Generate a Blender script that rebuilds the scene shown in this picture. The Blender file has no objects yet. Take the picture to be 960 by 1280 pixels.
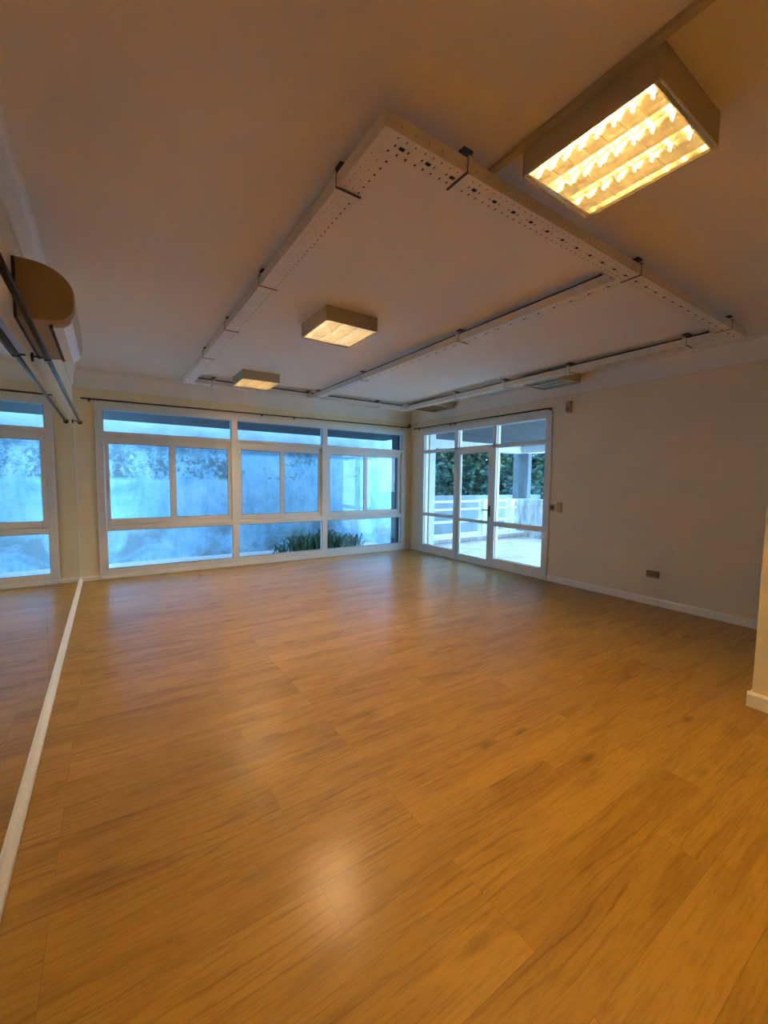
import bpy, bmesh, math, random
from mathutils import Vector, Matrix, noise
random.seed(7)
S = bpy.context.scene
COL = S.collection
PI = math.pi

# ---------------------------------------------------------------- helpers
class MB:
    """collects shapes (world coordinates) and links them as one mesh object"""
    def __init__(s): s.v = []; s.f = []
    def add(s, vs, fs):
        n = len(s.v); s.v += [tuple(v) for v in vs]; s.f += [tuple(i + n for i in f) for f in fs]
        return s
    def box(s, x0, x1, y0, y1, z0, z1):
        return s.add([(x0,y0,z0),(x1,y0,z0),(x1,y1,z0),(x0,y1,z0),(x0,y0,z1),(x1,y0,z1),(x1,y1,z1),(x0,y1,z1)],
                     [(0,3,2,1),(4,5,6,7),(0,1,5,4),(1,2,6,5),(2,3,7,6),(3,0,4,7)])
    def quad(s, a, b, c, d): return s.add([a,b,c,d], [(0,1,2,3)])
    def prism(s, prof, axis, a, b):
        """closed profile of 2D points extruded along an axis between a and b"""
        def P(p, t):
            if axis == 'y': return (p[0], t, p[1])
            if axis == 'x': return (t, p[0], p[1])
            return (p[0], p[1], t)
        n = len(prof)
        vs = [P(p, a) for p in prof] + [P(p, b) for p in prof]
        fs = [(i, (i+1) % n, n + (i+1) % n, n + i) for i in range(n)] + [tuple(range(n))[::-1], tuple(range(n, 2*n))]
        return s.add(vs, fs)
    def tube(s, pts, r, n=12, r2=None):
        pts = [Vector(p) for p in pts]; rings = []; m = len(pts)
        for i, p in enumerate(pts):
            d = (pts[min(i+1, m-1)] - pts[max(i-1, 0)]).normalized()
            u = d.cross(Vector((0,0,1)))
            if u.length < 1e-4: u = d.cross(Vector((1,0,0)))
            u.normalize(); w = d.cross(u)
            rr = r if r2 is None else r + (r2 - r) * i / max(1, m-1)
            rings.append([p + (u*math.cos(2*PI*k/n) + w*math.sin(2*PI*k/n))*rr for k in range(n)])
        vs = [v for q in rings for v in q]; fs = []
        for i in range(m-1):
            for k in range(n):
                fs.append((i*n+k, i*n+(k+1) % n, (i+1)*n+(k+1) % n, (i+1)*n+k))
        fs.append(tuple(range(n))[::-1]); fs.append(tuple((m-1)*n+k for k in range(n)))
        return s.add(vs, fs)
    def ball(s, c, r, n=12, m=8, sc=(1,1,1)):
        vs = []; fs = []
        for i in range(m+1):
            t = PI*i/m
            for k in range(n):
                vs.append((c[0]+r*sc[0]*math.sin(t)*math.cos(2*PI*k/n), c[1]+r*sc[1]*math.sin(t)*math.sin(2*PI*k/n), c[2]+r*sc[2]*math.cos(t)))
        for i in range(m):
            for k in range(n):
                fs.append((i*n+k, (i+1)*n+k, (i+1)*n+(k+1) % n, i*n+(k+1) % n))
        return s.add(vs, fs)
    def build(s, name, mat, parent=None, bevel=0, smooth=False):
        o0 = Vector((0,0,0)); p = parent
        while p is not None: o0 += p.location; p = p.parent
        me = bpy.data.meshes.new(name)
        me.from_pydata([tuple(Vector(v) - o0) for v in s.v], [], s.f)
        me.validate()
        bm = bmesh.new(); bm.from_mesh(me)
        bmesh.ops.recalc_face_normals(bm, faces=bm.faces[:]) if len(bm.faces) < 60000 and not getattr(s, 'loose', False) else None
        if smooth:
            for f in bm.faces: f.smooth = True
        bm.to_mesh(me); bm.free()
        me.materials.append(mat)
        o = bpy.data.objects.new(name, me); COL.objects.link(o)
        if parent is not None: o.parent = parent
        if bevel:
            b = o.modifiers.new('bevel', 'BEVEL'); b.width = bevel; b.segments = 2; b.limit_method = 'ANGLE'; b.angle_limit = math.radians(50)
        return o

def tag(o, label=None, cat=None, group=None, kind=None):
    if label: o['label'] = label
    if cat: o['category'] = cat
    if group: o['group'] = group
    if kind: o['kind'] = kind
    return o
def thing(name, loc, label, cat, group=None):
    o = bpy.data.objects.new(name, None); COL.objects.link(o); o.location = loc; o.empty_display_size = .1
    return tag(o, label, cat, group)
def setting(name, loc=(0,0,0)):
    o = bpy.data.objects.new(name, None); COL.objects.link(o); o.location = loc; o.empty_display_size = .1
    o['kind'] = 'structure'; return o
def struct(o): o['kind'] = 'structure'; return o
def copy_tree(o, parent=None):
    c = o.copy(); COL.objects.link(c)
    if parent is not None: c.parent = parent
    for ch in [x for x in list(COL.objects) if x.parent == o]:
        copy_tree(ch, c)
    return c

# ---------------------------------------------------------------- materials
def new_mat(name):
    m = bpy.data.materials.new(name); m.use_nodes = True
    nt = m.node_tree; nt.nodes.clear()
    out = nt.nodes.new('ShaderNodeOutputMaterial'); b = nt.nodes.new('ShaderNodeBsdfPrincipled')
    nt.links.new(b.outputs[0], out.inputs[0])
    return m, nt, b, out
def N(nt, t, **kw):
    n = nt.nodes.new(t)
    for k, v in kw.items():
        if k in n.inputs: n.inputs[k].default_value = v
        else: setattr(n, k, v)
    return n
def ramp(nt, src, stops):
    r = nt.nodes.new('ShaderNodeValToRGB'); nt.links.new(src, r.inputs[0])
    el = r.color_ramp.elements
    while len(el) > 1: el.remove(el[-1])
    for i, (p, c) in enumerate(stops):
        e = el[0] if i == 0 else el.new(p)
        e.position = p; e.color = (*c, 1) if len(c) == 3 else c
    return r
def mix(nt, fac, a, b, mode='MIX'):
    m = nt.nodes.new('ShaderNodeMix'); m.data_type = 'RGBA'; m.blend_type = mode; m.clamp_factor = True
    for idx, v in ((0, fac), (6, a), (7, b)):
        if hasattr(v, 'links'): nt.links.new(v, m.inputs[idx])
        else: m.inputs[idx].default_value = v if not isinstance(v, tuple) else ((*v, 1) if len(v) == 3 else v)
    return m.outputs[2]
def simple(name, col, rough=.5, metal=0, spec=.5, var=.06, scale=6, bump=0.0):
    m, nt, b, out = new_mat(name)
    tc = N(nt, 'ShaderNodeTexCoord'); no = N(nt, 'ShaderNodeTexNoise', Scale=scale, Detail=4.0)
    nt.links.new(tc.outputs['Object'], no.inputs['Vector'])
    lo = tuple(max(0, c*(1-var)) for c in col); hi = tuple(min(1, c*(1+var)) for c in col)
    r = ramp(nt, no.outputs[0], [(.3, lo), (.7, hi)])
    nt.links.new(r.outputs[0], b.inputs['Base Color'])
    b.inputs['Roughness'].default_value = rough; b.inputs['Metallic'].default_value = metal
    b.inputs['Specular IOR Level'].default_value = spec
    if bump:
        n2 = N(nt, 'ShaderNodeTexNoise', Scale=scale*30, Detail=3.0); nt.links.new(tc.outputs['Object'], n2.inputs['Vector'])
        bp = N(nt, 'ShaderNodeBump', Strength=bump, Distance=.002); nt.links.new(n2.outputs[0], bp.inputs['Height'])
        nt.links.new(bp.outputs[0], b.inputs['Normal'])
    return m

M = {}
M['wall'] = simple('wall_paint', (.80, .68, .42), .75, var=.03, scale=2, bump=.15)
M['wall_white'] = simple('wall_paint_pale', (.74, .65, .47), .75, var=.03, scale=2, bump=.15)
M['ceiling'] = simple('ceiling_paint', (.80, .75, .68), .8, var=.025, scale=1.2, bump=.1)
M['trim'] = simple('trim_paint', (.80, .76, .68), .45, var=.02)
M['ledge'] = simple('ledge_paint', (.84, .82, .78), .3, var=.03)
M['alu'] = simple('white_aluminium', (.72, .70, .66), .38, var=.02)
M['gasket'] = simple('gasket_rubber', (.03, .03, .03), .6)
M['tray'] = simple('tray_enamel', (.78, .72, .63), .5, var=.03)
M['bracket'] = simple('zinc_bracket', (.60, .56, .50), .45, metal=.0)
M['hanger'] = simple('hanger_steel', (.07, .062, .052), .5)
M['black'] = simple('black_enamel', (.012, .013, .016), .28)
M['dark_hole'] = simple('dark_steel_and_shade', (.03, .026, .022), .6)  # near-black for real dark parts and for painted slot and gap shade
M['lamp_body'] = simple('lamp_enamel', (.50, .42, .27), .5, var=.02)
M['ac'] = simple('ac_plastic', (.40, .28, .12), .42, var=.03)  # white plastic in a brown tone that carries its shade
M['ac_end'] = simple('ac_end_shade', (.34, .22, .085), .5, var=.03)  # browner still: shade on the near end put into the colour
M['ac_front'] = simple('ac_plastic_front', (.46, .34, .17), .38, var=.03)
M['ac_flap'] = simple('ac_flap_plastic', (.86, .85, .84), .35, var=.02)
M['plate'] = simple('yellowed_plastic', (.44, .32, .10), .45)
M['plate_dark'] = simple('brown_plastic', (.22, .17, .08), .45)
M['toggle'] = simple('dark_toggle', (.03, .025, .02), .4)
M['sensor'] = simple('sensor_plastic', (.44, .33, .18), .5)
M['rail'] = simple('white_rail_paint', (.82, .83, .82), .5, var=.03)
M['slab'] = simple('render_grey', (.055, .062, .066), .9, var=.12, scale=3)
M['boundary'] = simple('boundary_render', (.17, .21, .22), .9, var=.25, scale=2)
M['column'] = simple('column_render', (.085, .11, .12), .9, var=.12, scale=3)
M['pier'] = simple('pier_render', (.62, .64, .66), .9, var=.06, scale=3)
M['bark'] = simple('bark', (.05, .04, .03), .9, var=.4, scale=20)
M['soil'] = simple('pale_gravel', (.55, .55, .53), .95, var=.3, scale=30)
M['handle'] = simple('dark_handle', (.03, .03, .035), .35, metal=.6)

def mat_floor():
    m, nt, b, out = new_mat('oak_planks')
    tc = N(nt, 'ShaderNodeTexCoord')
    mp = N(nt, 'ShaderNodeMapping'); mp.inputs['Location'].default_value = (.20, .035, 0)
    nt.links.new(tc.outputs['Object'], mp.inputs[0])
    br = N(nt, 'ShaderNodeTexBrick', Scale=1.0); br.offset = .37; br.offset_frequency = 3; br.squash = 1
    br.inputs['Color1'].default_value = (0,0,0,1); br.inputs['Color2'].default_value = (1,1,1,1); br.inputs['Mortar'].default_value = (.5,.5,.5,1)
    br.inputs['Mortar Size'].default_value = .0008; br.inputs['Mortar Smooth'].default_value = .2
    br.inputs['Brick Width'].default_value = 1.22; br.inputs['Row Height'].default_value = .18
    nt.links.new(mp.outputs[0], br.inputs['Vector'])
    # every plank gets its own stretch of grain
    sh = N(nt, 'ShaderNodeVectorMath', operation='SCALE'); sh.inputs['Scale'].default_value = 7.3
    nt.links.new(br.outputs['Color'], sh.inputs[0])
    ad = N(nt, 'ShaderNodeVectorMath', operation='ADD'); nt.links.new(mp.outputs[0], ad.inputs[0]); nt.links.new(sh.outputs[0], ad.inputs[1])
    def stretched(sx, sy):
        q = N(nt, 'ShaderNodeMapping'); q.inputs['Scale'].default_value = (sx, sy, 1); nt.links.new(ad.outputs[0], q.inputs[0]); return q.outputs[0]
    n1 = N(nt, 'ShaderNodeTexNoise', Scale=1.0, Detail=5.0, Roughness=.55, Distortion=.6); nt.links.new(stretched(1.6, 9), n1.inputs['Vector'])
    n2 = N(nt, 'ShaderNodeTexNoise', Scale=1.0, Detail=6.0, Roughness=.7, Distortion=.3); nt.links.new(stretched(7, 95), n2.inputs['Vector'])
    w = N(nt, 'ShaderNodeTexWave', Scale=1.0, Distortion=9.0, Detail=3.0); w.wave_type = 'BANDS'; w.bands_direction = 'Y'
    w.inputs['Detail Scale'].default_value = 1.2
    nt.links.new(stretched(1.3, 7), w.inputs['Vector'])
    base = ramp(nt, br.outputs['Color'], [(0, (.345, .187, .024)), (.5, (.375, .207, .029)), (1, (.41, .229, .036))])
    c1 = ramp(nt, n1.outputs[0], [(.30, (.68, .61, .53)), (.52, (1, 1, 1)), (.75, (1.0, 1.0, 1.0))])
    c = mix(nt, .9, base.outputs[0], c1.outputs[0], 'MULTIPLY')
    c2 = ramp(nt, n2.outputs[0], [(.36, (.66, .60, .54)), (.52, (1, 1, 1))])
    c = mix(nt, .55, c, c2.outputs[0], 'MULTIPLY')
    c3 = ramp(nt, w.outputs[0], [(.0, (.72, .66, .58)), (.16, (1, 1, 1))])
    # cathedral figure shows only in patches
    n3 = N(nt, 'ShaderNodeTexNoise', Scale=1.0, Detail=1.0); nt.links.new(stretched(1.0, 4), n3.inputs['Vector'])
    pm = ramp(nt, n3.outputs[0], [(.50, (0,0,0)), (.60, (.8,.8,.8))])
    c = mix(nt, pm.outputs[0], c, mix(nt, 1.0, c, c3.outputs[0], 'MULTIPLY'))
    # knots
    vo = N(nt, 'ShaderNodeTexVoronoi', Scale=1.0, Randomness=1.0); nt.links.new(stretched(1.5, 4.2), vo.inputs['Vector'])
    kn = ramp(nt, vo.outputs['Distance'], [(.03, (.42, .34, .28)), (.13, (1, 1, 1))])
    c = mix(nt, .75, c, kn.outputs[0], 'MULTIPLY')
    c = mix(nt, br.outputs['Fac'], c, (.22, .11, .03))
    nt.links.new(c, b.inputs['Base Color'])
    rr = ramp(nt, n2.outputs[0], [(.3, (.50, .50, .50)), (.7, (.42, .42, .42))])
    nt.links.new(rr.outputs[0], b.inputs['Roughness'])
    b.inputs['Specular IOR Level'].default_value = .25
    b.inputs['Coat Weight'].default_value = 1; b.inputs['Coat Roughness'].default_value = .23; b.inputs['Coat IOR'].default_value = 1.14
    bp = N(nt, 'ShaderNodeBump', Strength=.04, Distance=.002); nt.links.new(n2.outputs[0], bp.inputs['Height']); nt.links.new(bp.outputs[0], b.inputs['Normal'])
    return m
M['floor'] = mat_floor()

def mat_mirror():
    m, nt, b, out = new_mat('mirror_silver')
    tc = N(nt, 'ShaderNodeTexCoord'); no = N(nt, 'ShaderNodeTexNoise', Scale=1.5); nt.links.new(tc.outputs['Object'], no.inputs['Vector'])
    r = ramp(nt, no.outputs[0], [(.3, (.80, .85, .84)), (.7, (.83, .87, .86))]); nt.links.new(r.outputs[0], b.inputs['Base Color'])
    b.inputs['Metallic'].default_value = 1; b.inputs['Roughness'].default_value = .0
    return m
M['mirror'] = mat_mirror()

def mat_glass(tint=(.93, .97, .98)):
    m, nt, b, out = new_mat('window_glass')
    nt.nodes.remove(b)
    tr = N(nt, 'ShaderNodeBsdfTransparent'); gl = N(nt, 'ShaderNodeBsdfGlossy', Roughness=.0)
    tc = N(nt, 'ShaderNodeTexCoord'); no = N(nt, 'ShaderNodeTexNoise', Scale=2.0); nt.links.new(tc.outputs['Object'], no.inputs['Vector'])
    r = ramp(nt, no.outputs[0], [(.3, tint), (.7, (.95, .98, .99))]); nt.links.new(r.outputs[0], tr.inputs[0])
    ge = N(nt, 'ShaderNodeNewGeometry'); io = N(nt, 'ShaderNodeMapRange'); nt.links.new(ge.outputs['Backfacing'], io.inputs[0]); io.inputs[3].default_value = 1.45; io.inputs[4].default_value = 1/1.45
    fr = N(nt, 'ShaderNodeFresnel'); nt.links.new(io.outputs[0], fr.inputs['IOR']); mx = N(nt, 'ShaderNodeMixShader')
    nt.links.new(fr.outputs[0], mx.inputs[0]); nt.links.new(tr.outputs[0], mx.inputs[1]); nt.links.new(gl.outputs[0], mx.inputs[2])
    nt.links.new(mx.outputs[0], out.inputs[0])
    return m
M['glass'] = mat_glass()

def mat_emit(name, col, strength):
    m, nt, b, out = new_mat(name)
    b.inputs['Base Color'].default_value = (.8, .8, .8, 1)
    b.inputs['Emission Color'].default_value = (*col, 1); b.inputs['Emission Strength'].default_value = strength
    return m
LAMP_STRENGTH = 235
M['tube_on'] = mat_emit('lit_tube', (1, .67, .24), LAMP_STRENGTH)
M['tube_neutral'] = mat_emit('lit_tube_neutral', (1, .78, .46), 400)
M['tube_off'] = simple('unlit_tube', (.7, .7, .68), .3)
M['louvre'] = simple('louvre_aluminium', (.78, .73, .64), .15, metal=1, var=.02)
M['reflector'] = simple('reflector_white', (.8, .76, .66), .5)

def mat_stained():
    m, nt, b, out = new_mat('stained_concrete')
    tc = N(nt, 'ShaderNodeTexCoord'); sp = N(nt, 'ShaderNodeSeparateXYZ'); nt.links.new(tc.outputs['Object'], sp.inputs[0])
    n1 = N(nt, 'ShaderNodeTexNoise', Scale=1.1, Detail=6.0, Roughness=.65, Distortion=.8); nt.links.new(tc.outputs['Object'], n1.inputs['Vector'])
    base = ramp(nt, n1.outputs[0], [(.30, (.19, .42, .62)), (.45, (.29, .58, .82)), (.62, (.42, .70, .90))])
    nf = N(nt, 'ShaderNodeTexNoise', Scale=13.0, Detail=8.0, Roughness=.75); nt.links.new(tc.outputs['Object'], nf.inputs['Vector'])
    rf = ramp(nt, nf.outputs[0], [(.36, (.66, .74, .78)), (.5, (1, 1, 1)), (.66, (1, 1, 1))])
    # drips
    mp = N(nt, 'ShaderNodeMapping'); mp.inputs['Scale'].default_value = (5, 5, .8); nt.links.new(tc.outputs['Object'], mp.inputs[0])
    n2 = N(nt, 'ShaderNodeTexNoise', Scale=1.0, Detail=5.0, Roughness=.6); nt.links.new(mp.outputs[0], n2.inputs['Vector'])
    dr = ramp(nt, n2.outputs[0], [(.30, (.68, .73, .75)), (.5, (1, 1, 1))])
    c = mix(nt, .75, base.outputs[0], dr.outputs[0], 'MULTIPLY'); c = mix(nt, .7, c, rf.outputs[0], 'MULTIPLY')
    # mottled dark growth above the old render line, thickest near the left end
    n3 = N(nt, 'ShaderNodeTexNoise', Scale=10.0, Detail=10.0, Roughness=.75, Distortion=.25); nt.links.new(tc.outputs['Object'], n3.inputs['Vector'])
    n4 = N(nt, 'ShaderNodeTexNoise', Scale=1.3, Detail=2.0); nt.links.new(tc.outputs['Object'], n4.inputs['Vector'])
    sx = N(nt, 'ShaderNodeMapRange'); nt.links.new(sp.outputs[0], sx.inputs[0])
    sx.inputs[1].default_value = -.6; sx.inputs[2].default_value = 4.2; sx.inputs[3].default_value = .14; sx.inputs[4].default_value = -.07
    a1 = N(nt, 'ShaderNodeMath', operation='ADD'); nt.links.new(n4.outputs[0], a1.inputs[0]); nt.links.new(sx.outputs[0], a1.inputs[1])
    a2 = N(nt, 'ShaderNodeMath', operation='MULTIPLY_ADD'); nt.links.new(n3.outputs[0], a2.inputs[0]); a2.inputs[1].default_value = 1.3
    nt.links.new(a1.outputs[0], a2.inputs[2])
    gz = N(nt, 'ShaderNodeMapRange'); nt.links.new(sp.outputs[2], gz.inputs[0])   # only in the weathered band
    gz.inputs[1].default_value = 1.36; gz.inputs[2].default_value = 1.44; gz.inputs[3].default_value = 0; gz.inputs[4].default_value = 1
    gt = N(nt, 'ShaderNodeMapRange'); nt.links.new(sp.outputs[2], gt.inputs[0])
    gt.inputs[1].default_value = 1.75; gt.inputs[2].default_value = 2.2; gt.inputs[3].default_value = 1; gt.inputs[4].default_value = .3
    g = N(nt, 'ShaderNodeMath', operation='MULTIPLY'); nt.links.new(gz.outputs[0], g.inputs[0]); nt.links.new(gt.outputs[0], g.inputs[1])
    md = ramp(nt, a2.outputs[0], [(1.13/1.9, (0,0,0)), (1.30/1.9, (1,1,1))])
    sc = N(nt, 'ShaderNodeMath', operation='MULTIPLY'); nt.links.new(a2.outputs[0], sc.inputs[0]); sc.inputs[1].default_value = 1/1.9
    nt.links.new(sc.outputs[0], md.inputs[0])
    f = N(nt, 'ShaderNodeMath', operation='MULTIPLY'); nt.links.new(md.outputs[0], f.inputs[0]); nt.links.new(g.outputs[0], f.inputs[1])
    c = mix(nt, f.outputs[0], c, (.12, .20, .22))
    # damp blotches near the foot
    n5 = N(nt, 'ShaderNodeTexNoise', Scale=1.6, Detail=5.0, Roughness=.6, Distortion=.5)
    o5 = N(nt, 'ShaderNodeMapping'); o5.inputs['Location'].default_value = (3.1, 0, 5); nt.links.new(tc.outputs['Object'], o5.inputs[0]); nt.links.new(o5.outputs[0], n5.inputs['Vector'])
    gf = N(nt, 'ShaderNodeMapRange'); nt.links.new(sp.outputs[2], gf.inputs[0]); gf.inputs[1].default_value = .35; gf.inputs[2].default_value = .75; gf.inputs[3].default_value = 1; gf.inputs[4].default_value = 0
    bl = ramp(nt, n5.outputs[0], [(.46, (0,0,0)), (.62, (.85,.85,.85))])
    f5 = N(nt, 'ShaderNodeMath', operation='MULTIPLY'); nt.links.new(bl.outputs[0], f5.inputs[0]); nt.links.new(gf.outputs[0], f5.inputs[1])
    c = mix(nt, f5.outputs[0], c, (.20, .28, .31))
    nt.links.new(c, b.inputs['Base Color']); b.inputs['Roughness'].default_value = .95
    return m
M['stained'] = mat_stained()
def mat_lowwall():
    m, nt, b, out = new_mat('streaked_render')
    tc = N(nt, 'ShaderNodeTexCoord'); mp = N(nt, 'ShaderNodeMapping'); mp.inputs['Scale'].default_value = (6, 6, 1.6); nt.links.new(tc.outputs['Object'], mp.inputs[0])
    n = N(nt, 'ShaderNodeTexNoise', Scale=1.0, Detail=8.0, Roughness=.7, Distortion=.3); nt.links.new(mp.outputs[0], n.inputs['Vector'])
    r = ramp(nt, n.outputs[0], [(.34, (.14, .17, .18)), (.48, (.42, .45, .46)), (.62, (.66, .67, .67))])
    nt.links.new(r.outputs[0], b.inputs['Base Color']); b.inputs['Roughness'].default_value = .9
    return m
M['lowwall'] = mat_lowwall()

def mat_tile():
    m, nt, b, out = new_mat('terrace_tile')
    tc = N(nt, 'ShaderNodeTexCoord')
    br = N(nt, 'ShaderNodeTexBrick', Scale=1.0); br.offset = .5
    br.inputs['Color1'].default_value = (.84,.68,.58,1); br.inputs['Color2'].default_value = (.94,.82,.74,1); br.inputs['Mortar'].default_value = (.44,.33,.33,1)
    br.inputs['Mortar Size'].default_value = .006; br.inputs['Brick Width'].default_value = .36; br.inputs['Row Height'].default_value = .18
    nt.links.new(tc.outputs['Object'], br.inputs['Vector'])
    no = N(nt, 'ShaderNodeTexNoise', Scale=3.0, Detail=4.0); nt.links.new(tc.outputs['Object'], no.inputs['Vector'])
    r = ramp(nt, no.outputs[0], [(.3, (.75,.75,.76)), (.6, (1,1,1))])
    nt.links.new(mix(nt, .8, br.outputs[0], r.outputs[0], 'MULTIPLY'), b.inputs['Base Color']); b.inputs['Roughness'].default_value = .45
    return m
M['tile'] = mat_tile()
def mat_kerb():
    m, nt, b, out = new_mat('kerb_brick')
    tc = N(nt, 'ShaderNodeTexCoord'); mp = N(nt, 'ShaderNodeMapping'); mp.inputs['Rotation'].default_value = (PI/2, 0, 0); nt.links.new(tc.outputs['Object'], mp.inputs[0])
    br = N(nt, 'ShaderNodeTexBrick', Scale=1.0); br.offset = 0
    br.inputs['Color1'].default_value = (.34,.32,.31,1); br.inputs['Color2'].default_value = (.46,.43,.41,1); br.inputs['Mortar'].default_value = (.16,.16,.16,1)
    br.inputs['Mortar Size'].default_value = .008; br.inputs['Brick Width'].default_value = .24; br.inputs['Row Height'].default_value = .2
    nt.links.new(mp.outputs[0], br.inputs['Vector']); nt.links.new(br.outputs[0], b.inputs['Base Color']); b.inputs['Roughness'].default_value = .8
    return m
M['kerb'] = mat_kerb()
def mat_leaf(name, a, bb):
    m, nt, b, out = new_mat(name)
    tc = N(nt, 'ShaderNodeTexCoord'); no = N(nt, 'ShaderNodeTexNoise', Scale=3.0, Detail=3.0); nt.links.new(tc.outputs['Object'], no.inputs['Vector'])
    r = ramp(nt, no.outputs[0], [(.3, a), (.7, bb)]); nt.links.new(r.outputs[0], b.inputs['Base Color']); b.inputs['Roughness'].default_value = .5
    return m
M['leaf'] = mat_leaf('hedge_leaf', (.008, .026, .012), (.030, .075, .030))
M['leaf2'] = mat_leaf('hedge_leaf_pale', (.014, .04, .018), (.048, .10, .042))
M['strap'] = mat_leaf('strap_leaf', (.008, .06, .025), (.04, .17, .06))

# ---------------------------------------------------------------- measures
XL, XR, YF, HC = -.356, 5.241, 6.867, 2.835
T = .17
# ---------------------------------------------------------------- room shell
struct(MB().box(XL-.2, XR+.02, -3.2, YF+.06, -.12, 0).build('floor', M['floor']))
struct(MB().box(XL-.2, XR+T, -3.2, YF+T, HC, HC+.25).build('ceiling', M['ceiling']))
struct(MB().box(XL-.2, XL, -3.2, YF+T, 0, HC).build('wall_left', M['wall_white']))
w = MB().box(XL, -.115, YF, YF+T, 0, HC).box(-.115, 5.085, YF, YF+T, 2.42, HC).box(5.085, XR+T, YF, YF+T, 0, HC)
struct(w.build('wall_far', M['wall']))
w = MB().box(XR, XR+T, .8, 3.60, 0, HC).box(XR, XR+T, 3.60, 6.50, 2.405, HC).box(XR, XR+T, 6.50, YF, 0, HC)
struct(w.build('wall_right', M['wall_white']))
struct(MB().box(3.36, XR+T, -3.2, .8, 0, HC).build('wall_passage', M['wall_white'], bevel=.004))
struct(MB().box(XL, 3.36, -3.2, -3.04, 0, HC).build('wall_back', M['wall_white']))

# cornice: stepped cove, highest against the ceiling
def cornice(name, axis, wallpos, sgn, a, b):
    z0 = 2.60; h = HC - z0; prof = [(0, 0), (.012, 0), (.014, .02)]
    for k in range(7):
        t = k/6*PI/2
        prof.append((.014 + .030*(1-math.cos(t)), .02 + (h-.05)*math.sin(t)))
    prof += [(.050, h-.028), (.050, h-.012), (.058, h-.010), (.058, h), (0, h)]
    pr = [(wallpos + sgn*p[0], z0 + p[1]) for p in prof]
    return struct(MB().prism(pr, axis, a, b).build(name, M['trim']))
cornice('trim_1', 'y', XL, 1, -3.04, YF)
cornice('trim_2', 'x', YF, -1, XL, XR)
cornice('trim_3', 'y', XR, -1, .8, YF)
cornice('trim_4', 'x', .8, 1, 3.36, XR)

def base_prof(x, s, d=.014, h=.085):
    return [(x, 0), (x+s*d, 0), (x+s*d, h-.014), (x+s*d*.55, h-.004), (x+s*d*.4, h), (x, h)]
struct(MB().prism(base_prof(XR, -1), 'y', .8, 3.60).build('baseboard_right', M['trim']))
b = MB().prism(base_prof(3.36, -1, .02, .095), 'y', -3.04, .82)
b.prism([(p[0], p[1]) for p in base_prof(.8, 1, .02, .095)], 'x', 3.3605, XR-.014)
struct(b.build('baseboard_passage', M['trim']))
b = MB().prism(base_prof(YF, -1, .012, .06), 'x', XL, -.117).prism(base_prof(YF, -1, .012, .06), 'x', 5.087, XR)
struct(b.build('baseboard_far', M['trim']))
# skirting ledge under the mirrors, two raised beads along its face
pl = [(XL, 0), (-.327, 0), (-.327, .026), (-.330, .031), (-.333, .032), (-.333, .038), (-.337, .043), (-.341, .044), (-.343, .050), (XL, .050)]
struct(MB().prism(pl, 'y', -3.04, 6.845).build('baseboard_left', M['ledge']))

# ---------------------------------------------------------------- mirrors
MX = -.349
for i, (y0, y1, lab) in enumerate([(3.302, 6.845, 'tall wall mirror panel reaching into the corner beside the garden window'),
                                   (-.1, 3.298, 'tall wall mirror panel nearest the viewer under the air conditioner')]):
    t = thing('mirror_panel', (XL, (y0+y1)/2, .050), lab, 'mirror', 'mirror panels along the wall')
    MB().box(MX-.004, MX, y0, y1, .050, 2.060).build('mirror_glass', M['mirror'], t)
    MB().box(XL+.0005, MX-.0042, y0+.01, y1-.01, .07, 2.055).build('backing_board', M['dark_hole'], t)
    if i == 0:
        tag(MB().box(MX-.006, MX+.006, y1, y1+.012, .050, 2.075).build('edge_strip', M['ledge'], t), 'white mirror edge strip')

# ---------------------------------------------------------------- curtain rods
def rod(name_pts, r, label, brackets, wall, finials, group='curtain rods'):
    """brackets: list of (x, y, z) on the rod; wall: function giving the wall foot of a bracket"""
    a, c = name_pts
    t = thing('curtain_rod', a, label, 'curtain rod', group)
    MB().tube([a, c], r, 14).build('rod', M['black'], t, smooth=True)
    for p in brackets:
        f = Vector(wall(p)); p = Vector(p); d = (f - p).normalized()
        m = MB().tube([p, f - d*.004], .005, 8)
        m.tube([p - Vector((0,0,r+.004)), p + Vector((0,0,r*.2))], r*1.25, 10)
        m.tube([f - d*.012, f - d*.001], .017, 12)
        m.tube([f - d*.008 + Vector((0,0,-.03)), f - d*.008 + Vector((0,0,.02))], .007, 8)
        m.build('bracket', M['black'], t, smooth=True)
    for p in finials:
        MB().ball(p, r*1.9).build('finial', M['black'], t, smooth=True)
    return t
rod(((-.277, 1.0, 2.112), (-.277, 6.60, 2.112)), .0145, 'thick black curtain rod running above the mirrors below the air conditioner',
    [(-.277, 6.52, 2.112), (-.277, 3.22, 2.112)], lambda p: (XL, p[1], p[2]), [(-.277, 6.61, 2.112)])
rod(((-.27, YF-.055, 2.452), (5.10, YF-.055, 2.500)), .0095, 'thin black curtain rod above the wide garden window',
    [(-.18, YF-.055, 2.4525), (2.14, YF-.055, 2.4735), (2.70, YF-.055, 2.4785), (5.0, YF-.055, 2.499)], lambda p: (p[0], YF, p[2]), [(5.115, YF-.055, 2.500)])
rod(((XR-.055, 3.62, 2.452), (XR-.055, 6.66, 2.465)), .0095, 'thin black curtain rod above the terrace door and its side panes',
    [(XR-.055, 3.625, 2.452), (XR-.055, 5.55, 2.460), (XR-.055, 5.68, 2.4605), (XR-.055, 6.6, 2.4647)], lambda p: (XR, p[1], p[2]), [(XR-.055, 6.675, 2.465)])

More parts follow.
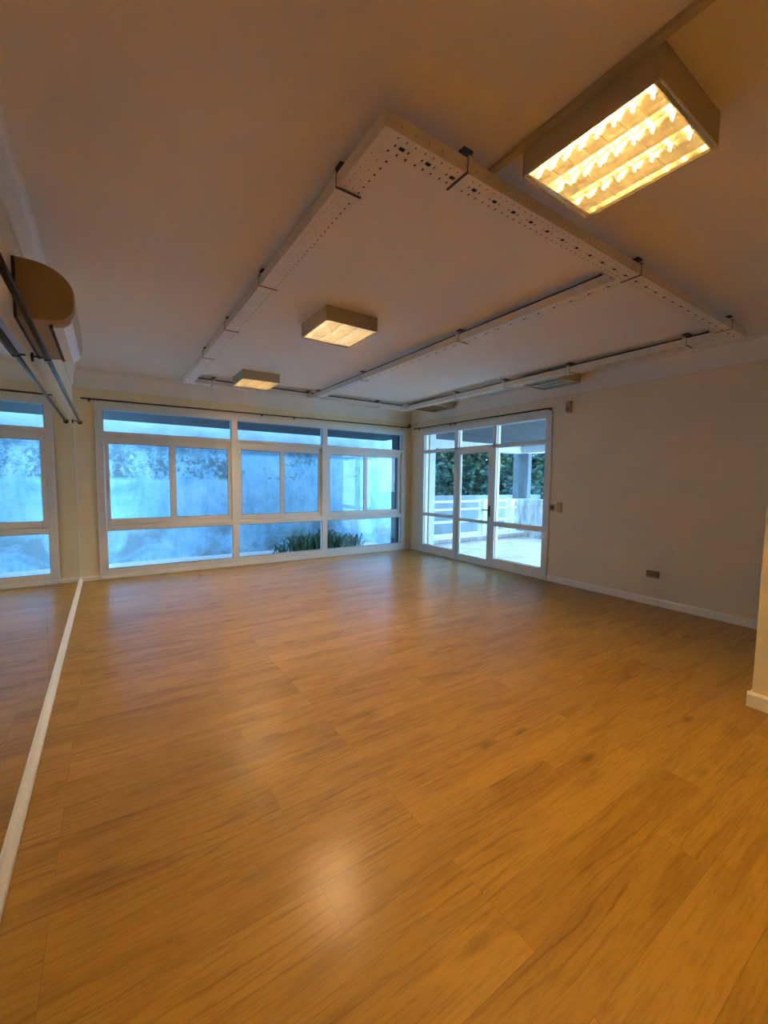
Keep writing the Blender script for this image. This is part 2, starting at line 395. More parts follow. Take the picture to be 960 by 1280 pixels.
# ---------------------------------------------------------------- far window
win = setting('window_1', (2.485, YF, 0))
y0, y1 = YF-.012, YF+.085
f = MB()
f.box(-.115, 5.085, y0, y1, .055, .137)                                   # bottom rail
f.box(-.115, 5.085, y0-.03, y1, 0.0, .030); f.box(-.115, 5.085, y0-.014, y1, .030, .055)   # stepped threshold
f.box(-.115, -.035, y0, y1, .137, 2.42); f.box(5.01, 5.085, y0, y1, .137, 2.42)
f.box(-.035, 5.01, y0, y1, 2.34, 2.42)
f.box(1.65, 1.745, y0, y1, .137, 2.34); f.box(3.235, 3.332, y0, y1, .137, 2.34)
SEC = [(-.035, 1.65), (1.745, 3.235), (3.332, 5.01)]
for a, b_ in SEC:
    f.box(a, b_, y0, y1, 2.00, 2.038); f.box(a, b_, y0+.004, y1, .672, .745)
    f.box(a, b_, y0+.03, y1, 1.972, 2.00); f.box(a, b_, y0+.03, y1, .745, .765)
f.build('window_frame', M['alu'], win, bevel=.003)
f = MB()   # a slim raised architrave round the frame
f.box(-.130, -.115, YF-.02, YF+.02, 0, 2.435); f.box(5.085, 5.10, YF-.02, YF+.02, 0, 2.435); f.box(-.115, 5.085, YF-.02, YF+.02, 2.42, 2.435)
f.build('architrave', M['trim'], win, bevel=.002)
def sash(par, x0, x1, z0, z1, gx0, gx1, gz0, gz1, ya, yb):
    m = MB().box(x0, gx0, ya, yb, z0, z1).box(gx1, x1, ya, yb, z0, z1).box(gx0, gx1, ya, yb, z0, gz0).box(gx0, gx1, ya, yb, gz1, z1)
    s_ = m.build('sash', M['alu'], par, bevel=.003)
    g = .007
    MB().box(gx0-g, gx1+g, (ya+yb)/2-.002, (ya+yb)/2+.002, gz0-g, gz1+g).build('pane', M['glass'], s_)
    k = MB().box(gx0-.001, gx0+.004, ya+.004, ya+.012, gz0, gz1).box(gx1-.004, gx1+.001, ya+.004, ya+.012, gz0, gz1).box(gx0, gx1, ya+.004, ya+.012, gz0-.001, gz0+.004).box(gx0, gx1, ya+.004, ya+.012, gz1-.004, gz1+.001)
    k.build('gasket', M['gasket'], s_)
MID = [((.015, .765), (.845, 1.598)), ((1.800, 2.447), (2.532, 3.170)), ((3.386, 4.113), (4.204, 4.938))]
for (a, b_), (L, R_) in zip(SEC, MID):
    za, zb = .765, 1.972
    sash(win, a+.002, L[1]+.045, za, zb, L[0], L[1], .835, 1.884, YF-.002, YF+.028)
    sash(win, R_[0]-.045, b_-.002, za, zb, R_[0], R_[1], .835, 1.884, YF+.036, YF+.066)
    MB().box(a-.01, b_+.01, YF+.03, YF+.036, 2.03, 2.35).build('pane', M['glass'], win)
    MB().box(a-.01, b_+.01, YF+.03, YF+.036, .13, .68).build('pane', M['glass'], win)

def gasketX(par, a, b_, za, zb, ya):
    MB().box(a, a+.005, ya, ya+.006, za, zb).box(b_-.005, b_, ya, ya+.006, za, zb).box(a, b_, ya, ya+.006, za, za+.005).box(a, b_, ya, ya+.006, zb-.005, zb).build('gasket', M['gasket'], par)
def gasketY(par, a, b_, za, zb, xa_):
    MB().box(xa_, xa_+.006, a, a+.005, za, zb).box(xa_, xa_+.006, b_-.005, b_, za, zb).box(xa_, xa_+.006, a, b_, za, za+.005).box(xa_, xa_+.006, a, b_, zb-.005, zb).build('gasket', M['gasket'], par)
for a, b_ in SEC:
    gasketX(win, a, b_, 2.038, 2.34, YF+.002); gasketX(win, a, b_, .137, .672, YF+.002)
# ---------------------------------------------------------------- terrace door with side panes
dr = setting('door_1', (XR, 5.05, 0))
x0, x1 = XR-.014, XR+.09
f = MB()
f.box(x0, x1, 3.60, 3.687, 0, 2.405); f.box(x0, x1, 6.42, 6.50, 0, 2.405)
f.box(x0, x1, 3.687, 6.42, 2.328, 2.405); f.box(x0, x1, 3.687, 6.42, 1.968, 2.022)
f.box(x0, x1, 5.467, 5.556, 0, 2.328); f.box(x0, x1, 4.588, 4.657, 0, 2.328)
f.box(x0, x1, 3.687, 4.588, .0, .158); f.box(x0, x1, 5.556, 6.42, .0, .158)
f.box(x0, x1, 3.687, 4.588, .690, .765); f.box(x0, x1, 5.556, 6.42, .737, .788)
f.box(x0-.015, x1, 4.657, 5.467, 0, .014)
f.build('door_frame', M['alu'], dr, bevel=.003)
f = MB()
f.box(XR-.022, XR+.02, 3.585, 3.60, 0, 2.42); f.box(XR-.022, XR+.02, 6.50, 6.515, 0, 2.42); f.box(XR-.022, XR+.02, 3.60, 6.50, 2.405, 2.42)
f.build('architrave', M['trim'], dr, bevel=.002)
def paneX(par, ya, yb, za, zb, xx=XR+.035):
    MB().box(xx, xx+.005, ya-.008, yb+.008, za-.008, zb+.008).build('pane', M['glass'], par)
    gasketY(par, ya, yb, za, zb, xx-.012)
for ya, yb in ((3.687, 4.588), (4.657, 5.467), (5.556, 6.42)): paneX(dr, ya, yb, 2.022, 2.328)
paneX(dr, 3.687, 4.588, .765, 1.968); paneX(dr, 3.687, 4.588, .158, .690)
paneX(dr, 5.556, 6.42, .788, 1.968); paneX(dr, 5.556, 6.42, .158, .737)
xa, xb = XR-.004, XR+.045
m = MB().box(xa, xb, 4.660, 4.746, .018, 1.964).box(xa, xb, 5.409, 5.464, .018, 1.964).box(xa, xb, 4.746, 5.409, .018, .110).box(xa, xb, 4.746, 5.409, 1.900, 1.964).box(xa, xb, 4.746, 5.409, .715, .758)
leaf = m.build('door_leaf', M['alu'], dr, bevel=.003)
paneX(leaf, 4.746, 5.409, .758, 1.900, XR+.02); paneX(leaf, 4.746, 5.409, .110, .715, XR+.02)
h = MB().box(xa-.007, xa, 4.685, 4.720, .84, 1.02).tube([(xa-.005, 4.703, .95), (xa-.05, 4.703, .95), (xa-.055, 4.72, .95), (xa-.055, 4.81, .945)], .009, 10)
h.tube([(xa-.004, 4.703, .875), (xa-.014, 4.703, .875)], .010, 10)
tag(h.build('door_handle', M['handle'], leaf), 'dark lever door handle')

# ---------------------------------------------------------------- ceiling lights
LZ, BH = 2.720, .115
def ceiling_light(x, y, lit, tube='tube_on'):
    t = thing('ceiling_light', (x, y, HC), 'x', 'ceiling light', 'louvred square ceiling lights')
    w_, l_ = .250, .272; k = .016
    z1 = HC
    m = MB()
    m.box(x-w_, x-w_+.010, y-l_+k, y+l_-k, LZ-.006, z1).box(x+w_-.010, x+w_, y-l_+k, y+l_-k, LZ-.006, z1)
    m.box(x-w_+k, x+w_-k, y-l_, y-l_+.010, LZ-.006, z1).box(x-w_+k, x+w_-k, y+l_-.010, y+l_, LZ-.006, z1)
    m.build('housing', M['lamp_body'], t, bevel=.002)
    for sx in (-1, 1):
        for sy in (-1, 1):
            cx, cy = x+sx*w_, y+sy*l_
            pts = [(cx - sx*.0, cy - sy*k), (cx - sx*.003, cy - sy*.006), (cx - sx*.006, cy - sy*.003), (cx - sx*k, cy), (cx - sx*k, cy - sy*.010), (cx - sx*.010, cy - sy*k)]
            MB().prism(pts, 'z', LZ-.006, z1).build('corner_piece', M['lamp_body'], t)
    a, b2 = .236, .258
    MB().box(x-a, x+a, y-b2, y+b2, LZ+.106, LZ+.110).build('reflector', M['reflector'], t)
    # tubes
    for i in (-1, 0, 1):
        cx = x + i*.157
        q = MB().tube([(cx, y-.235, LZ+.084), (cx, y+.235, LZ+.084)], .013, 12)
        q.build('tube', M[tube if lit else 'tube_off'], t, smooth=True)
    # parabolic louvre: two long wedge blades, two side reflectors, eight cross blades, end strips
    m = MB()
    def wedge(cx, half_top, lo=.0015):
        pr = []
        for s_ in (1, -1):
            ks = range(5) if s_ == 1 else range(4, -1, -1)
            for q in ks:
                tt = q/4
                pr.append((cx + s_*(lo + (half_top-lo)*tt**2), LZ + .090*tt))
        m.prism(pr, 'y', y-.246, y+.246)
    wedge(x-.0785, .036); wedge(x+.0785, .036)
    for s_ in (-1, 1):
        pr = [(x+s_*a, LZ), (x+s_*a, LZ+.095)] + [(x+s_*(a-.003-.034*(q/4)**2), LZ+.090*q/4) for q in range(4, -1, -1)]
        m.prism(pr, 'y', y-.258, y+.258)
    nb = 8
    for j in range(nb):
        yy = y - .243 + .486*j/(nb-1)
        for i in (-1, 0, 1):
            c0 = x + i*.157; hw = .077
            pr = [(yy-.001, LZ+.001), (yy-.0025, LZ+.028), (yy-.006, LZ+.064), (yy+.006, LZ+.064), (yy+.0025, LZ+.028), (yy+.001, LZ+.001)]
            m.prism(pr, 'x', c0-hw, c0+hw)
    for s_ in (-1, 1):
        m.box(x-a, x+a, min(y+s_*.247, y+s_*.260), max(y+s_*.247, y+s_*.260), LZ-.001, LZ+.003)
    m.build('louvre', M['louvre'], t)
    return t
LX = 1.775
on = ceiling_light(LX, .975, True)
off = ceiling_light(4.935, 3.43, False)
def light_at(src, x, y):
    c = copy_tree(src); c.location = (x, y, HC); return c
l2 = ceiling_light(LX, 3.43, True, 'tube_neutral'); l3 = light_at(l2, LX-.03, 5.84); l4 = light_at(on, LX, -1.47)
l5 = light_at(off, 4.935, 5.80)
on['label'] = 'lit louvred ceiling light outside the cable tray rectangle, nearest the viewer'
l2['label'] = 'lit louvred ceiling light in the middle of the bay framed by cable trays'
l3['label'] = 'small looking lit louvred ceiling light close above the garden window'
l4['label'] = 'lit louvred ceiling light behind the viewer'
off['label'] = 'unlit louvred ceiling light near the wall above the terrace door'
l5['label'] = 'unlit louvred ceiling light in the far corner between window and door'

# cable duct along the ceiling through the nearest light
t = thing('cable_duct', (1.51, 1.3, HC), 'slim painted cable duct on the ceiling running past the nearest light', 'cable duct')
MB().box(1.492, 1.522, -2.6, 1.475, HC-.016, HC-.0005).build('duct_body', M['lamp_body'], t, bevel=.002)
MB().box(1.490, 1.524, -2.6, 1.475, HC-.021, HC-.0165).build('duct_cover', M['lamp_body'], t, bevel=.001)

# ---------------------------------------------------------------- cable trays
TZ0, TZ1, TW = 2.720, 2.780, .115
def holed_plate(m, org, U, V, lu, lv, holes):
    """flat plate spanned by U and V with rectangular openings; holes: (u0,u1,v0,v1), none overlapping in both"""
    vs = sorted(set([0, lv] + [h[2] for h in holes] + [h[3] for h in holes]))
    O = Vector(org); U = Vector(U); V = Vector(V)
    for va, vb in zip(vs[:-1], vs[1:]):
        if vb - va < 1e-6: continue
        mid = (va+vb)/2
        cut = sorted((h[0], h[1]) for h in holes if h[2] < mid < h[3])
        u = 0
        for c0, c1 in cut + [(lu, lu)]:
            if c0 - u > 1e-6:
                m.quad(O+U*u+V*va, O+U*c0+V*va, O+U*c0+V*vb, O+U*u+V*vb)
            u = c1
def tray(axis, p0, p1, c0, label, clamps, skip=(), large=True):
    """axis 'x' or 'y' run from p0 to p1; c0 the low side across"""
    mid = (p0+p1)/2
    loc = (mid, c0+TW/2, TZ0) if axis == 'x' else (c0+TW/2, mid, TZ0)
    t = thing('cable_tray', loc, label, 'cable tray', 'perforated cable trays under the ceiling')
    L = p1 - p0; m = MB()
    U, V = (Vector((1,0,0)), Vector((0,1,0))) if axis == 'x' else (Vector((0,1,0)), Vector((1,0,0)))
    org = U*p0 + V*c0 + Vector((0,0,TZ0))
    holes = []; pitch = .135; n = int(L/pitch)
    off_ = (L - n*pitch)/2
    for k in range(n):
        u = off_ + (k+.5)*pitch
        wp = p0 + u
        if any(a - .03 < wp < b - -.03 for a, b in skip): continue
        if large:
            holes.append((u-.013, u+.013, .048, .066))                   # large slot
            for du in (-.036, .030): holes.append((u+du, u+du+.007, .050, .064))
            for du in (-.050, -.008, .036): holes.append((u+du+.004, u+du+.012, .086, .099))
            for du in (-.050, -.008, .036): holes.append((u+du+.004, u+du+.010, .016, .026))
        else:
            for du in (-.060, -.015, .030): holes.append((u+du, u+du+.012, .094, .103))
            for du in (-.045, .022): holes.append((u+du, u+du+.008, .060, .065))
            for du in (-.060, -.015, .030): holes.append((u+du, u+du+.006, .022, .028))
    holed_plate(m, org, U, V, L, TW, holes)
    for s_ in (0, TW):                                                    # side walls with small slots
        sh = []
        for k in range(n):
            u = off_ + (k+.5)*pitch
            if any(a - .03 < p0+u < b + .03 for a, b in skip): continue
            for du in (-.045, .022): sh.append((u+du, u+du+.009, .022, .030))
        holed_plate(m, org + V*s_, U, Vector((0,0,1)), L, TZ1-TZ0, sh if k % 2 == 0 or True else [])
    for e in (0, L):
        a = org + U*e; m.quad(a, a+V*TW, a+V*TW+Vector((0,0,TZ1-TZ0)), a+Vector((0,0,TZ1-TZ0)))
    ch = m.build('channel', M['tray'], t)
    sd = ch.modifiers.new('thickness', 'SOLIDIFY'); sd.thickness = .0012; sd.offset = 0
    a = org + Vector((0,0,TZ1-TZ0))
    tag(MB().add([a, a+U*L, a+U*L+V*TW, a+V*TW, a+Vector((0,0,.002)), a+U*L+Vector((0,0,.002)), a+U*L+V*TW+Vector((0,0,.002)), a+V*TW+Vector((0,0,.002))],
             [(0,1,2,3),(4,5,6,7),(0,1,5,4),(1,2,6,5),(2,3,7,6),(3,0,4,7)]).build('shade_lid', M['tray'], t), None)  # lid added to keep the inside of the tray dark
    # dark sheet painted in for the unlit inside behind the slots
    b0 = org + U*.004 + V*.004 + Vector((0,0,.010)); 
    MB().quad(b0, b0+U*(L-.008), b0+U*(L-.008)+V*(TW-.008), b0+V*(TW-.008)).build('slot_shade_sheet', M['dark_hole'], t)
    for cpos in clamps:
        def P(u, v, z): return U*u + V*(c0+v) + Vector((0,0,z))
        def bar(u0, u1, v0, v1, z0_, z1_):
            p, q = P(u0, v0, z0_), P(u1, v1, z1_)
            return (min(p.x,q.x), max(p.x,q.x), min(p.y,q.y), max(p.y,q.y), z0_, z1_)
        g = .0035
        k = MB()
        k.box(*bar(cpos, cpos+.034, -g-.002, TW+g+.002, TZ0-g-.002, TZ0-g))
        k.box(*bar(cpos, cpos+.034, -g-.002, -g, TZ0-g, TZ1+.012)); k.box(*bar(cpos, cpos+.034, TW+g, TW+g+.002, TZ0-g, TZ1+.012))
        kc = k.build('clamp', M['tray'], t, bevel=.0008)
        q = MB()
        q.box(*bar(cpos-.012, cpos+.0, -g-.003, TW+g+.003, TZ0-g-.0015, TZ0-g+.0005)).box(*bar(cpos-.004, cpos-.0005, -g-.003, -g-.001, TZ0-g, TZ1))  # dark strip painted where the clamp gap is in shade
        tag(q.build('clamp_gap_shade', M['dark_hole'], kc), 'dark strip painted in as gap shade beside the clamp')
        hgr = MB().tube([P(cpos+.017, TW/2, TZ1+.002), P(cpos+.017, TW/2, HC-.001)], .005, 8)
        hgr.box(*bar(cpos-.010, cpos+.044, .012, TW-.012, HC-.010, HC-.001)).box(*bar(cpos+.002, cpos+.032, -g-.002, TW+g+.002, TZ1+.012, TZ1+.015))
        tag(hgr.build('hanger', M['hanger'], t), 'dark threaded hanger with ceiling foot')
    return t
AX, CX, DX, BY, EY = .900, 2.775, 4.590, 1.364, 6.235
tray('x', AX, 4.775, BY, 'white perforated cable tray crossing in front of the bay beside the nearest light', [1.32, 2.84, 4.42])
tray('y', BY+TW+.001, EY-.001, AX, 'white perforated cable tray nearest the mirror wall', [1.76, 2.90, 3.90, 4.92], large=False)
tray('y', BY+TW+.001, EY-.001, CX, 'white perforated cable tray dividing the bay in two', [2.93, 4.74, 6.12])
tray('y', BY+TW+.001, EY-.001, DX, 'white perforated cable tray nearest the terrace door wall', [1.76, 2.95, 3.92, 4.90])
tray('x', AX, DX+TW, EY, 'white perforated cable tray along the garden window', [1.26, 2.70, 4.02])

def cable(a, b_, label):  # dark tubes added to stand for the shadow gap above the trays
    t = thing('tray_shade_strip', ((a[0]+b_[0])/2, (a[1]+b_[1])/2, TZ1+.004), label, 'cable', 'added gap shade strips on the trays')  # filed under cable, but an added dark strip standing for gap shade
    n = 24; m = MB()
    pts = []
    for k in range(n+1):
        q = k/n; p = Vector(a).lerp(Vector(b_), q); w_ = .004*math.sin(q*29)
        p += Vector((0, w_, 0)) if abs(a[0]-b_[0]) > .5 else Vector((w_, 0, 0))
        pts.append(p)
    m.tube(pts, .011, 10); m.build('tray_shade', M['cable'], t, smooth=True)
    tag(MB().tube([pts[0] - (pts[1]-pts[0]).normalized()*.03, pts[0]], .013, 10).build('shade_strip_end', M['black'], t, smooth=True), 'black end of the added shade strip')
M['cable'] = simple('tray_shade', (.035, .032, .036), .5)  # near-black tone of the added gap shade
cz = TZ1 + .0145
cable((CX+.024, 1.62, cz), (CX+.024, 6.15, cz), 'dark strip added as gap shade on top of the tray dividing the bay')
cable((DX+.024, 1.62, cz), (DX+.024, 6.15, cz), 'dark strip added as gap shade on top of the tray nearest the terrace door wall')
cable((AX+.16, EY+.024, cz), (DX-.03, EY+.024, cz), 'dark strip added as gap shade on top of the tray along the garden window')

# ---------------------------------------------------------------- air conditioner
Y0, Y1 = 2.72, 3.56
t = thing('air_conditioner', (XL, (Y0+Y1)/2, 2.18), 'shade toned wall mounted air conditioner with rounded front above the mirrors', 'air conditioner')
front = []
def arc(cx, cz, rx, rz, a0, a1, n): return [(cx + rx*math.cos(math.radians(a0+(a1-a0)*k/n)), cz + rz*math.sin(math.radians(a0+(a1-a0)*k/n))) for k in range(n+1)]
prof = [(XL+.001, 2.182), (-.290, 2.182), (-.205, 2.190)] + arc(-.205, 2.275, .085, .082, -80, 0, 7) + arc(-.290, 2.340, .170, .128, 2, 90, 12) + [(XL+.001, 2.468)]
MB().prism(prof, 'y', Y0, Y1).build('body', M['ac'], t, bevel=.006)
prof2 = arc(-.205, 2.275, .089, .086, -62, 0, 6) + arc(-.290, 2.340, .174, .131, 2, 72, 10)
inner = [(p[0]-.010*(1 if p[0] > -.2 else .6), p[1]-.002) for p in prof2[::-1]]
MB().prism(prof2 + inner, 'y', Y0+.03, Y1-.01).build('front_panel', M['ac_front'], t)
MB().box(-.228, -.214, Y0+.07, Y1-.03, 2.172, 2.190).build('outlet_slot', M['dark_hole'], t)
tag(MB().prism([(-.212, 2.170), (-.168, 2.176), (-.142, 2.196), (-.130, 2.218), (-.142, 2.222), (-.165, 2.198), (-.212, 2.192)], 'y', Y0+.05, Y1-.012).build('air_flap', M['ac_flap'], t, bevel=.002), 'white air flap')
tag(MB().prism([(p[0]*.97-.004, 2.325+(p[1]-2.325)*.965) for p in prof[1:-1]] + [(XL+.016, 2.460), (XL+.016, 2.190)], 'y', Y0-.004, Y0+.002).build('end_cap', M['ac_end'], t, bevel=.0015), 'end cap with its shade painted brown')
MB().box(XL+.0005, XL+.012, Y0-.006, Y1+.004, 2.176, 2.462).build('mounting_plate', M['dark_hole'], t)
for k in range(4):
    MB().box(-.352+k*.012, -.346+k*.012, Y0+.1, Y1-.1, 2.466, 2.470).build('intake_grille', M['dark_hole'], t)

# ---------------------------------------------------------------- wall fittings
t = thing('light_switch', (XR, 3.540, 1.057), 'small tan light switch with a dark rocker, next to the door frame', 'switch')
MB().box(XR-.012, XR-.0005, 3.500, 3.578, 1.010, 1.105).build('cover_plate', M['plate'], t, bevel=.003)
tag(MB().box(XR-.022, XR-.012, 3.514, 3.552, 1.028, 1.090).build('rocker', M['toggle'], t, bevel=.003), 'dark rocker')
t = thing('light_switch', (XR, 3.428, 1.065), 'larger blank tan switch plate, second from the door frame', 'switch')
MB().box(XR-.014, XR-.0005, 3.388, 3.468, .996, 1.134).build('cover_plate', M['plate'], t, bevel=.004)
MB().box(XR-.020, XR-.014, 3.402, 3.454, 1.015, 1.115).build('rocker', M['plate'], t, bevel=.003)
t = thing('power_socket', (XR, 2.196, .36), 'brown double power socket low on the bare wall', 'socket')
MB().box(XR-.016, XR-.0005, 2.128, 2.264, .322, .400).build('cover_plate', M['plate_dark'], t, bevel=.005)
for c in (2.166, 2.226):
    sf = MB().tube([(XR-.0165, c, .361), (XR-.021, c, .361)], .024, 20).build('socket_face', M['plate_dark'], t)
    for dz in (-.009, .009):
        MB().tube([(XR-.0212, c+dz, .361), (XR-.0222, c+dz, .361)], .003, 8).build('pin_hole', M['toggle'], sf)
t = thing('alarm_sensor', (XR, 3.338, 2.432), 'small beige motion sensor high on the wall next to the door', 'sensor')
MB().prism([(XR-.0005, 2.352), (XR-.030, 2.357), (XR-.048, 2.375), (XR-.052, 2.45), (XR-.044, 2.508), (XR-.0005, 2.513)], 'y', 3.308, 3.370).build('sensor_body', M['sensor'], t, bevel=.004)
MB().prism([(XR-.048, 2.372), (XR-.055, 2.385), (XR-.055, 2.425), (XR-.050, 2.435)], 'y', 3.316, 3.362).build('lens', M['plate_dark'], t)
t = thing('corner_junction_box', (XR-.06, YF-.03, 2.50), 'small dark junction box where the two thin rods meet in the corner', 'junction box')
MB().box(XR-.095, XR-.035, YF-.040, YF-.0005, 2.505, 2.560).build('box_body', M['plate_dark'], t, bevel=.004)
MB().tube([(XR-.065, YF-.018, 2.559), (XR-.065, YF-.018, 2.598)], .007, 8).build('cable_entry', M['plate_dark'], t)

# ---------------------------------------------------------------- outside
RY = 9.0
struct(MB().box(-6, 6.4, RY, RY+.25, -.4, 3.3).build('wall_retaining', M['stained']))
struct(MB().box(-6, 5.6, YF+T, RY, -.30, -.16).build('floor_garden', M['soil']))
struct(MB().box(-6, 5.62, YF+.02, YF+T+.09, -.16, -.002).build('trim_5', M['pier']))
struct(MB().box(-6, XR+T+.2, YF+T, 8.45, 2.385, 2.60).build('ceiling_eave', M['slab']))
M['wall_top_shade'] = simple('wall_top_shade_tone', (.22, .31, .37), .9, var=.2, scale=3)  # darker tone that holds down the brightness of the wall top
struct(MB().box(-6, 6.4, RY-.06, RY, 2.02, 2.62).build('added_wall_top_shade_band', M['wall_top_shade'], bevel=.01))  # band added to dim the sky-lit wall top behind the transoms
# terrace
TZ = -.03
struct(MB().box(XR+.02, 9.2, -1, 7.06, -.25, TZ).build('floor_terrace', M['tile']))
struct(MB().box(5.6, 9.2, 7.06, 7.34, -.25, .085).build('trim_6', M['kerb']))
struct(MB().box(5.6, 9.2, 7.045, 7.36, .085, .11).build('trim_7', M['rail']))
struct(MB().box(9.2, 9.45, -1, 7.36, -.25, .978).build('wall_terrace', M['lowwall']))
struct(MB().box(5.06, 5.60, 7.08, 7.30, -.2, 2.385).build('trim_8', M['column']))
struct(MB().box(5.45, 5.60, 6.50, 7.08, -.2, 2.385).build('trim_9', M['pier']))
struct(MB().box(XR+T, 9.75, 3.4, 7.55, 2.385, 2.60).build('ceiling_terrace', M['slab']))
struct(MB().box(9.30, 9.62, 3.4, 7.55, 2.20, 2.385).box(5.6, 9.30, 7.28, 7.55, 2.20, 2.385).build('trim_10', M['pier']))
struct(MB().box(9.46, 9.60, 7.17, 7.66, -.3, 2.385).build('trim_11', M['column']))
struct(MB().box(-8, 26, 7.36, 26, -.9, -.7).build('floor_ground', M['boundary']))
struct(MB().box(6.4, 16, 8.9, 9.1, -.9, 1.01).build('wall_boundary', M['boundary']))

r = thing('railing', (7.4, 7.2, .11), 'white painted terrace railing with thick posts on a brick kerb', 'railing')
for z, h_ in ((.945, .055), (.758, .045), (.465, .055), (.160, .050)):
    MB().box(5.60, 9.05, 7.17, 7.23, z-h_/2, z+h_/2).build('rail', M['rail'], r, bevel=.006)
for px in (7.80, 8.81):
    m = MB().box(px-.085, px+.085, 7.115, 7.285, .11, .955).box(px-.10, px+.10, 7.10, 7.30, .955, .99)
    m.build('post', M['rail'], r, bevel=.006)

# trees beyond the terrace: crown of single leaves, trunk, limbs
def leaves(m, c, rad, n, rnd, size):
    for _ in range(n):
        while True:
            p = Vector((rnd.uniform(-1,1), rnd.uniform(-1,1), rnd.uniform(-1,1)))
            if .25 < p.length < 1: break
        p = p.normalized() * (p.length ** .45)
        bump = 1 + .28*noise.noise(Vector((p.x*2.2+c[0], p.y*2.2+c[1], p.z*2.2)))
        q = Vector((c[0]+p.x*rad[0]*bump, c[1]+p.y*rad[1]*bump, c[2]+p.z*rad[2]*bump))
        d = Vector((rnd.gauss(0,1), rnd.gauss(0,1), rnd.gauss(-.3,.7))).normalized()
        s_ = d.cross(Vector((rnd.gauss(0,1), rnd.gauss(0,1), rnd.gauss(0,1)))).normalized()
        l = size*rnd.uniform(.7, 1.4); w_ = l*.32
        up = d.cross(s_)*l*.08
        m.add([q, q+d*l*.45+s_*w_+up, q+d*l, q+d*l*.45-s_*w_+up], [(0,1,2,3)])
TREES = [(9.3, 12.4, 'bushy dark tree behind the railing, seen through the pane next to the corner', 'leaf'),
         (11.0, 12.2, 'dense dark tree behind the railing, seen through the upper door pane', 'leaf'),
         (12.4, 11.2, 'dense dark tree between the door leaf and the terrace column', 'leaf2'),
         (13.3, 9.9, 'bushy dark tree directly behind the grey terrace column', 'leaf'),
         (13.9, 8.3, 'lighter green tree to the outer side of the terrace column', 'leaf2'),
         (11.6, 14.6, 'tall shadowy tree standing behind the row of terrace trees', 'leaf')]
for i, (x, y, lab, mk) in enumerate(TREES):
    rnd = random.Random(50+i)
    t = thing('tree', (x, y, -.7), lab, 'tree', 'trees beyond the terrace')
    m = MB(); m.loose = True
    H_ = 2.6 if i < 5 else 3.0
    leaves(m, (x, y, 1.7), (1.45, 1.45, H_), 7000, rnd, .22)
    leaves(m, (x+.5, y-.5, 1.0), (.9, .9, 1.1), 1300, rnd, .15)
    m.build('crown', M[mk], t)
    tr = MB().tube([(x, y, -.7), (x+.04, y, .2), (x-.03, y+.05, 1.1), (x, y, 2.2)], .12, 10, .04).build('trunk', M['bark'], t, smooth=True)
    lm = MB()
    for k in range(5):
        a = 2*PI*k/5 + rnd.random()
        lm.tube([(x, y, .6+.3*k), (x+.45*math.cos(a), y+.45*math.sin(a), 1.0+.3*k), (x+.8*math.cos(a), y+.8*math.sin(a), 1.5+.3*k)], .04, 7, .01)
    lm.build('branches', M['bark'], t, smooth=True)

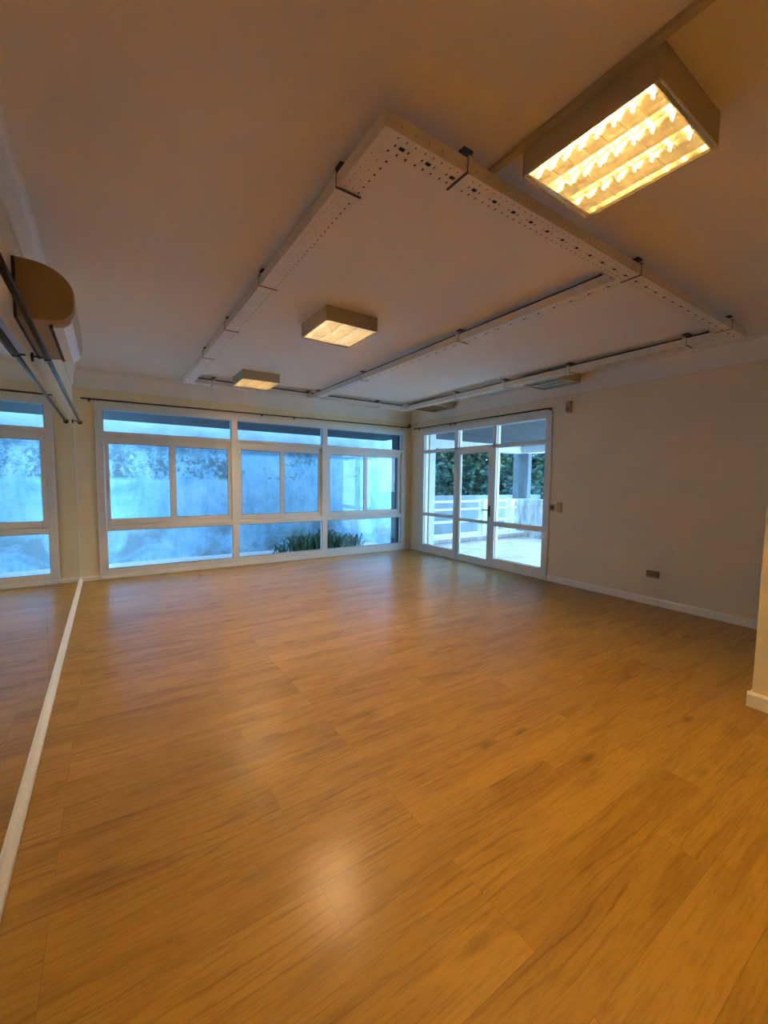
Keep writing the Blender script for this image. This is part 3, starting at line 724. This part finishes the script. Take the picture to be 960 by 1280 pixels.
# strap-leaved clumps at the foot of the retaining wall
CL = [(3.02, .24, 'small sparse strap leaved clump at the mirror side end of the planting'),
      (3.36, .36, 'dark strap leaved clump second from the mirror side end of the planting'),
      (3.70, .36, 'strap leaved plant clump in the middle of the planting below the middle window section'),
      (4.02, .42, 'tallest strap leaved clump, with upright shoots just before the window mullion'),
      (4.38, .34, 'strap leaved plant clump just past the window mullion'),
      (4.70, .30, 'strap leaved clump at the terrace side end of the planting')]
for i, (x, hgt, lab) in enumerate(CL):
    rnd = random.Random(90+i); y = RY - .62
    t = thing('strap_leaf_plant', (x, y, -.16), lab, 'plant', 'strap leaved plants by the garden wall')
    m = MB(); m.loose = True
    nl = 90 if i else 30
    for k in range(nl):
        a = rnd.uniform(0, 2*PI); out = rnd.uniform(.08, .50); hh = hgt*rnd.uniform(.35, 1.15); w_ = rnd.uniform(.008, .016)
        b0 = Vector((x + rnd.gauss(0,.10), y + rnd.gauss(0,.05), -.16)); d = Vector((math.cos(a), math.sin(a)*.7, 0)); s_ = Vector((-math.sin(a), math.cos(a), 0))
        P = [b0, b0+d*out*.25+Vector((0,0,hh*.6)), b0+d*out*.6+Vector((0,0,hh)), b0+d*out*1.1+Vector((0,0,hh*rnd.uniform(.45, .9)))]
        W = [w_, w_*1.2, w_*.8, .001]
        vs = []
        for p, ww in zip(P, W): vs += [p - s_*ww, p + Vector((0,0,-ww*.4)), p + s_*ww]
        fs = []
        for q in range(3): fs += [(3*q, 3*q+1, 3*q+4, 3*q+3), (3*q+1, 3*q+2, 3*q+5, 3*q+4)]
        m.add(vs, fs)
    m.build('leaves', M['strap'], t)
    sm = MB()
    for k in range(3 if i else 1):
        sx = x + rnd.gauss(0, .10); sm.tube([(sx, y, -.16), (sx+rnd.gauss(0,.03), y, -.16+hgt*.8), (sx+rnd.gauss(0,.05), y, -.16+hgt*1.35)], .006, 6, .002)
    sm.build('shoots', M['strap'], t)

# ---------------------------------------------------------------- daylight, camera, view
wd = bpy.data.worlds.new('evening_sky'); S.world = wd; wd.use_nodes = True
nt = wd.node_tree; nt.nodes.clear()
bg = nt.nodes.new('ShaderNodeBackground'); ow = nt.nodes.new('ShaderNodeOutputWorld'); nt.links.new(bg.outputs[0], ow.inputs[0])
tc = nt.nodes.new('ShaderNodeTexCoord'); sp = nt.nodes.new('ShaderNodeSeparateXYZ'); nt.links.new(tc.outputs['Generated'], sp.inputs[0])
rp = ramp(nt, sp.outputs[2], [(.0, (.38, .66, 1.0)), (.5, (.33, .62, 1.0)), (1.0, (.31, .60, 1.0))])
nt.links.new(rp.outputs[0], bg.inputs[0]); bg.inputs[1].default_value = 11.5

f_px, yaw, pitch, roll = 515.6142, .5889, -.0737, .0113
cam = bpy.data.cameras.new('camera'); co = bpy.data.objects.new('camera', cam); COL.objects.link(co)
cam.sensor_fit = 'HORIZONTAL'; cam.sensor_width = 36; cam.lens = 36*f_px/960; cam.clip_start = .02; cam.clip_end = 200
cy, sy = math.cos(yaw), math.sin(yaw)
fw = Vector((sy*math.cos(pitch), cy*math.cos(pitch), math.sin(pitch))); rt = Vector((cy, -sy, 0)); up = rt.cross(fw)
r2 = rt*math.cos(roll) + up*math.sin(roll); u2 = -rt*math.sin(roll) + up*math.cos(roll)
mx = Matrix((r2, u2, -fw)).transposed().to_4x4(); mx.translation = (0, 0, 1.4)
co.matrix_world = mx
S.camera = co
S.view_settings.view_transform = 'Standard'; S.view_settings.look = 'None'; S.view_settings.gamma = 1
S.view_settings.use_curve_mapping = False
S.view_settings.exposure = 0.0
S.cycles.max_bounces = 12; S.cycles.diffuse_bounces = 6; S.cycles.glossy_bounces = 6; S.cycles.transparent_max_bounces = 16
S.cycles.sample_clamp_indirect = 40
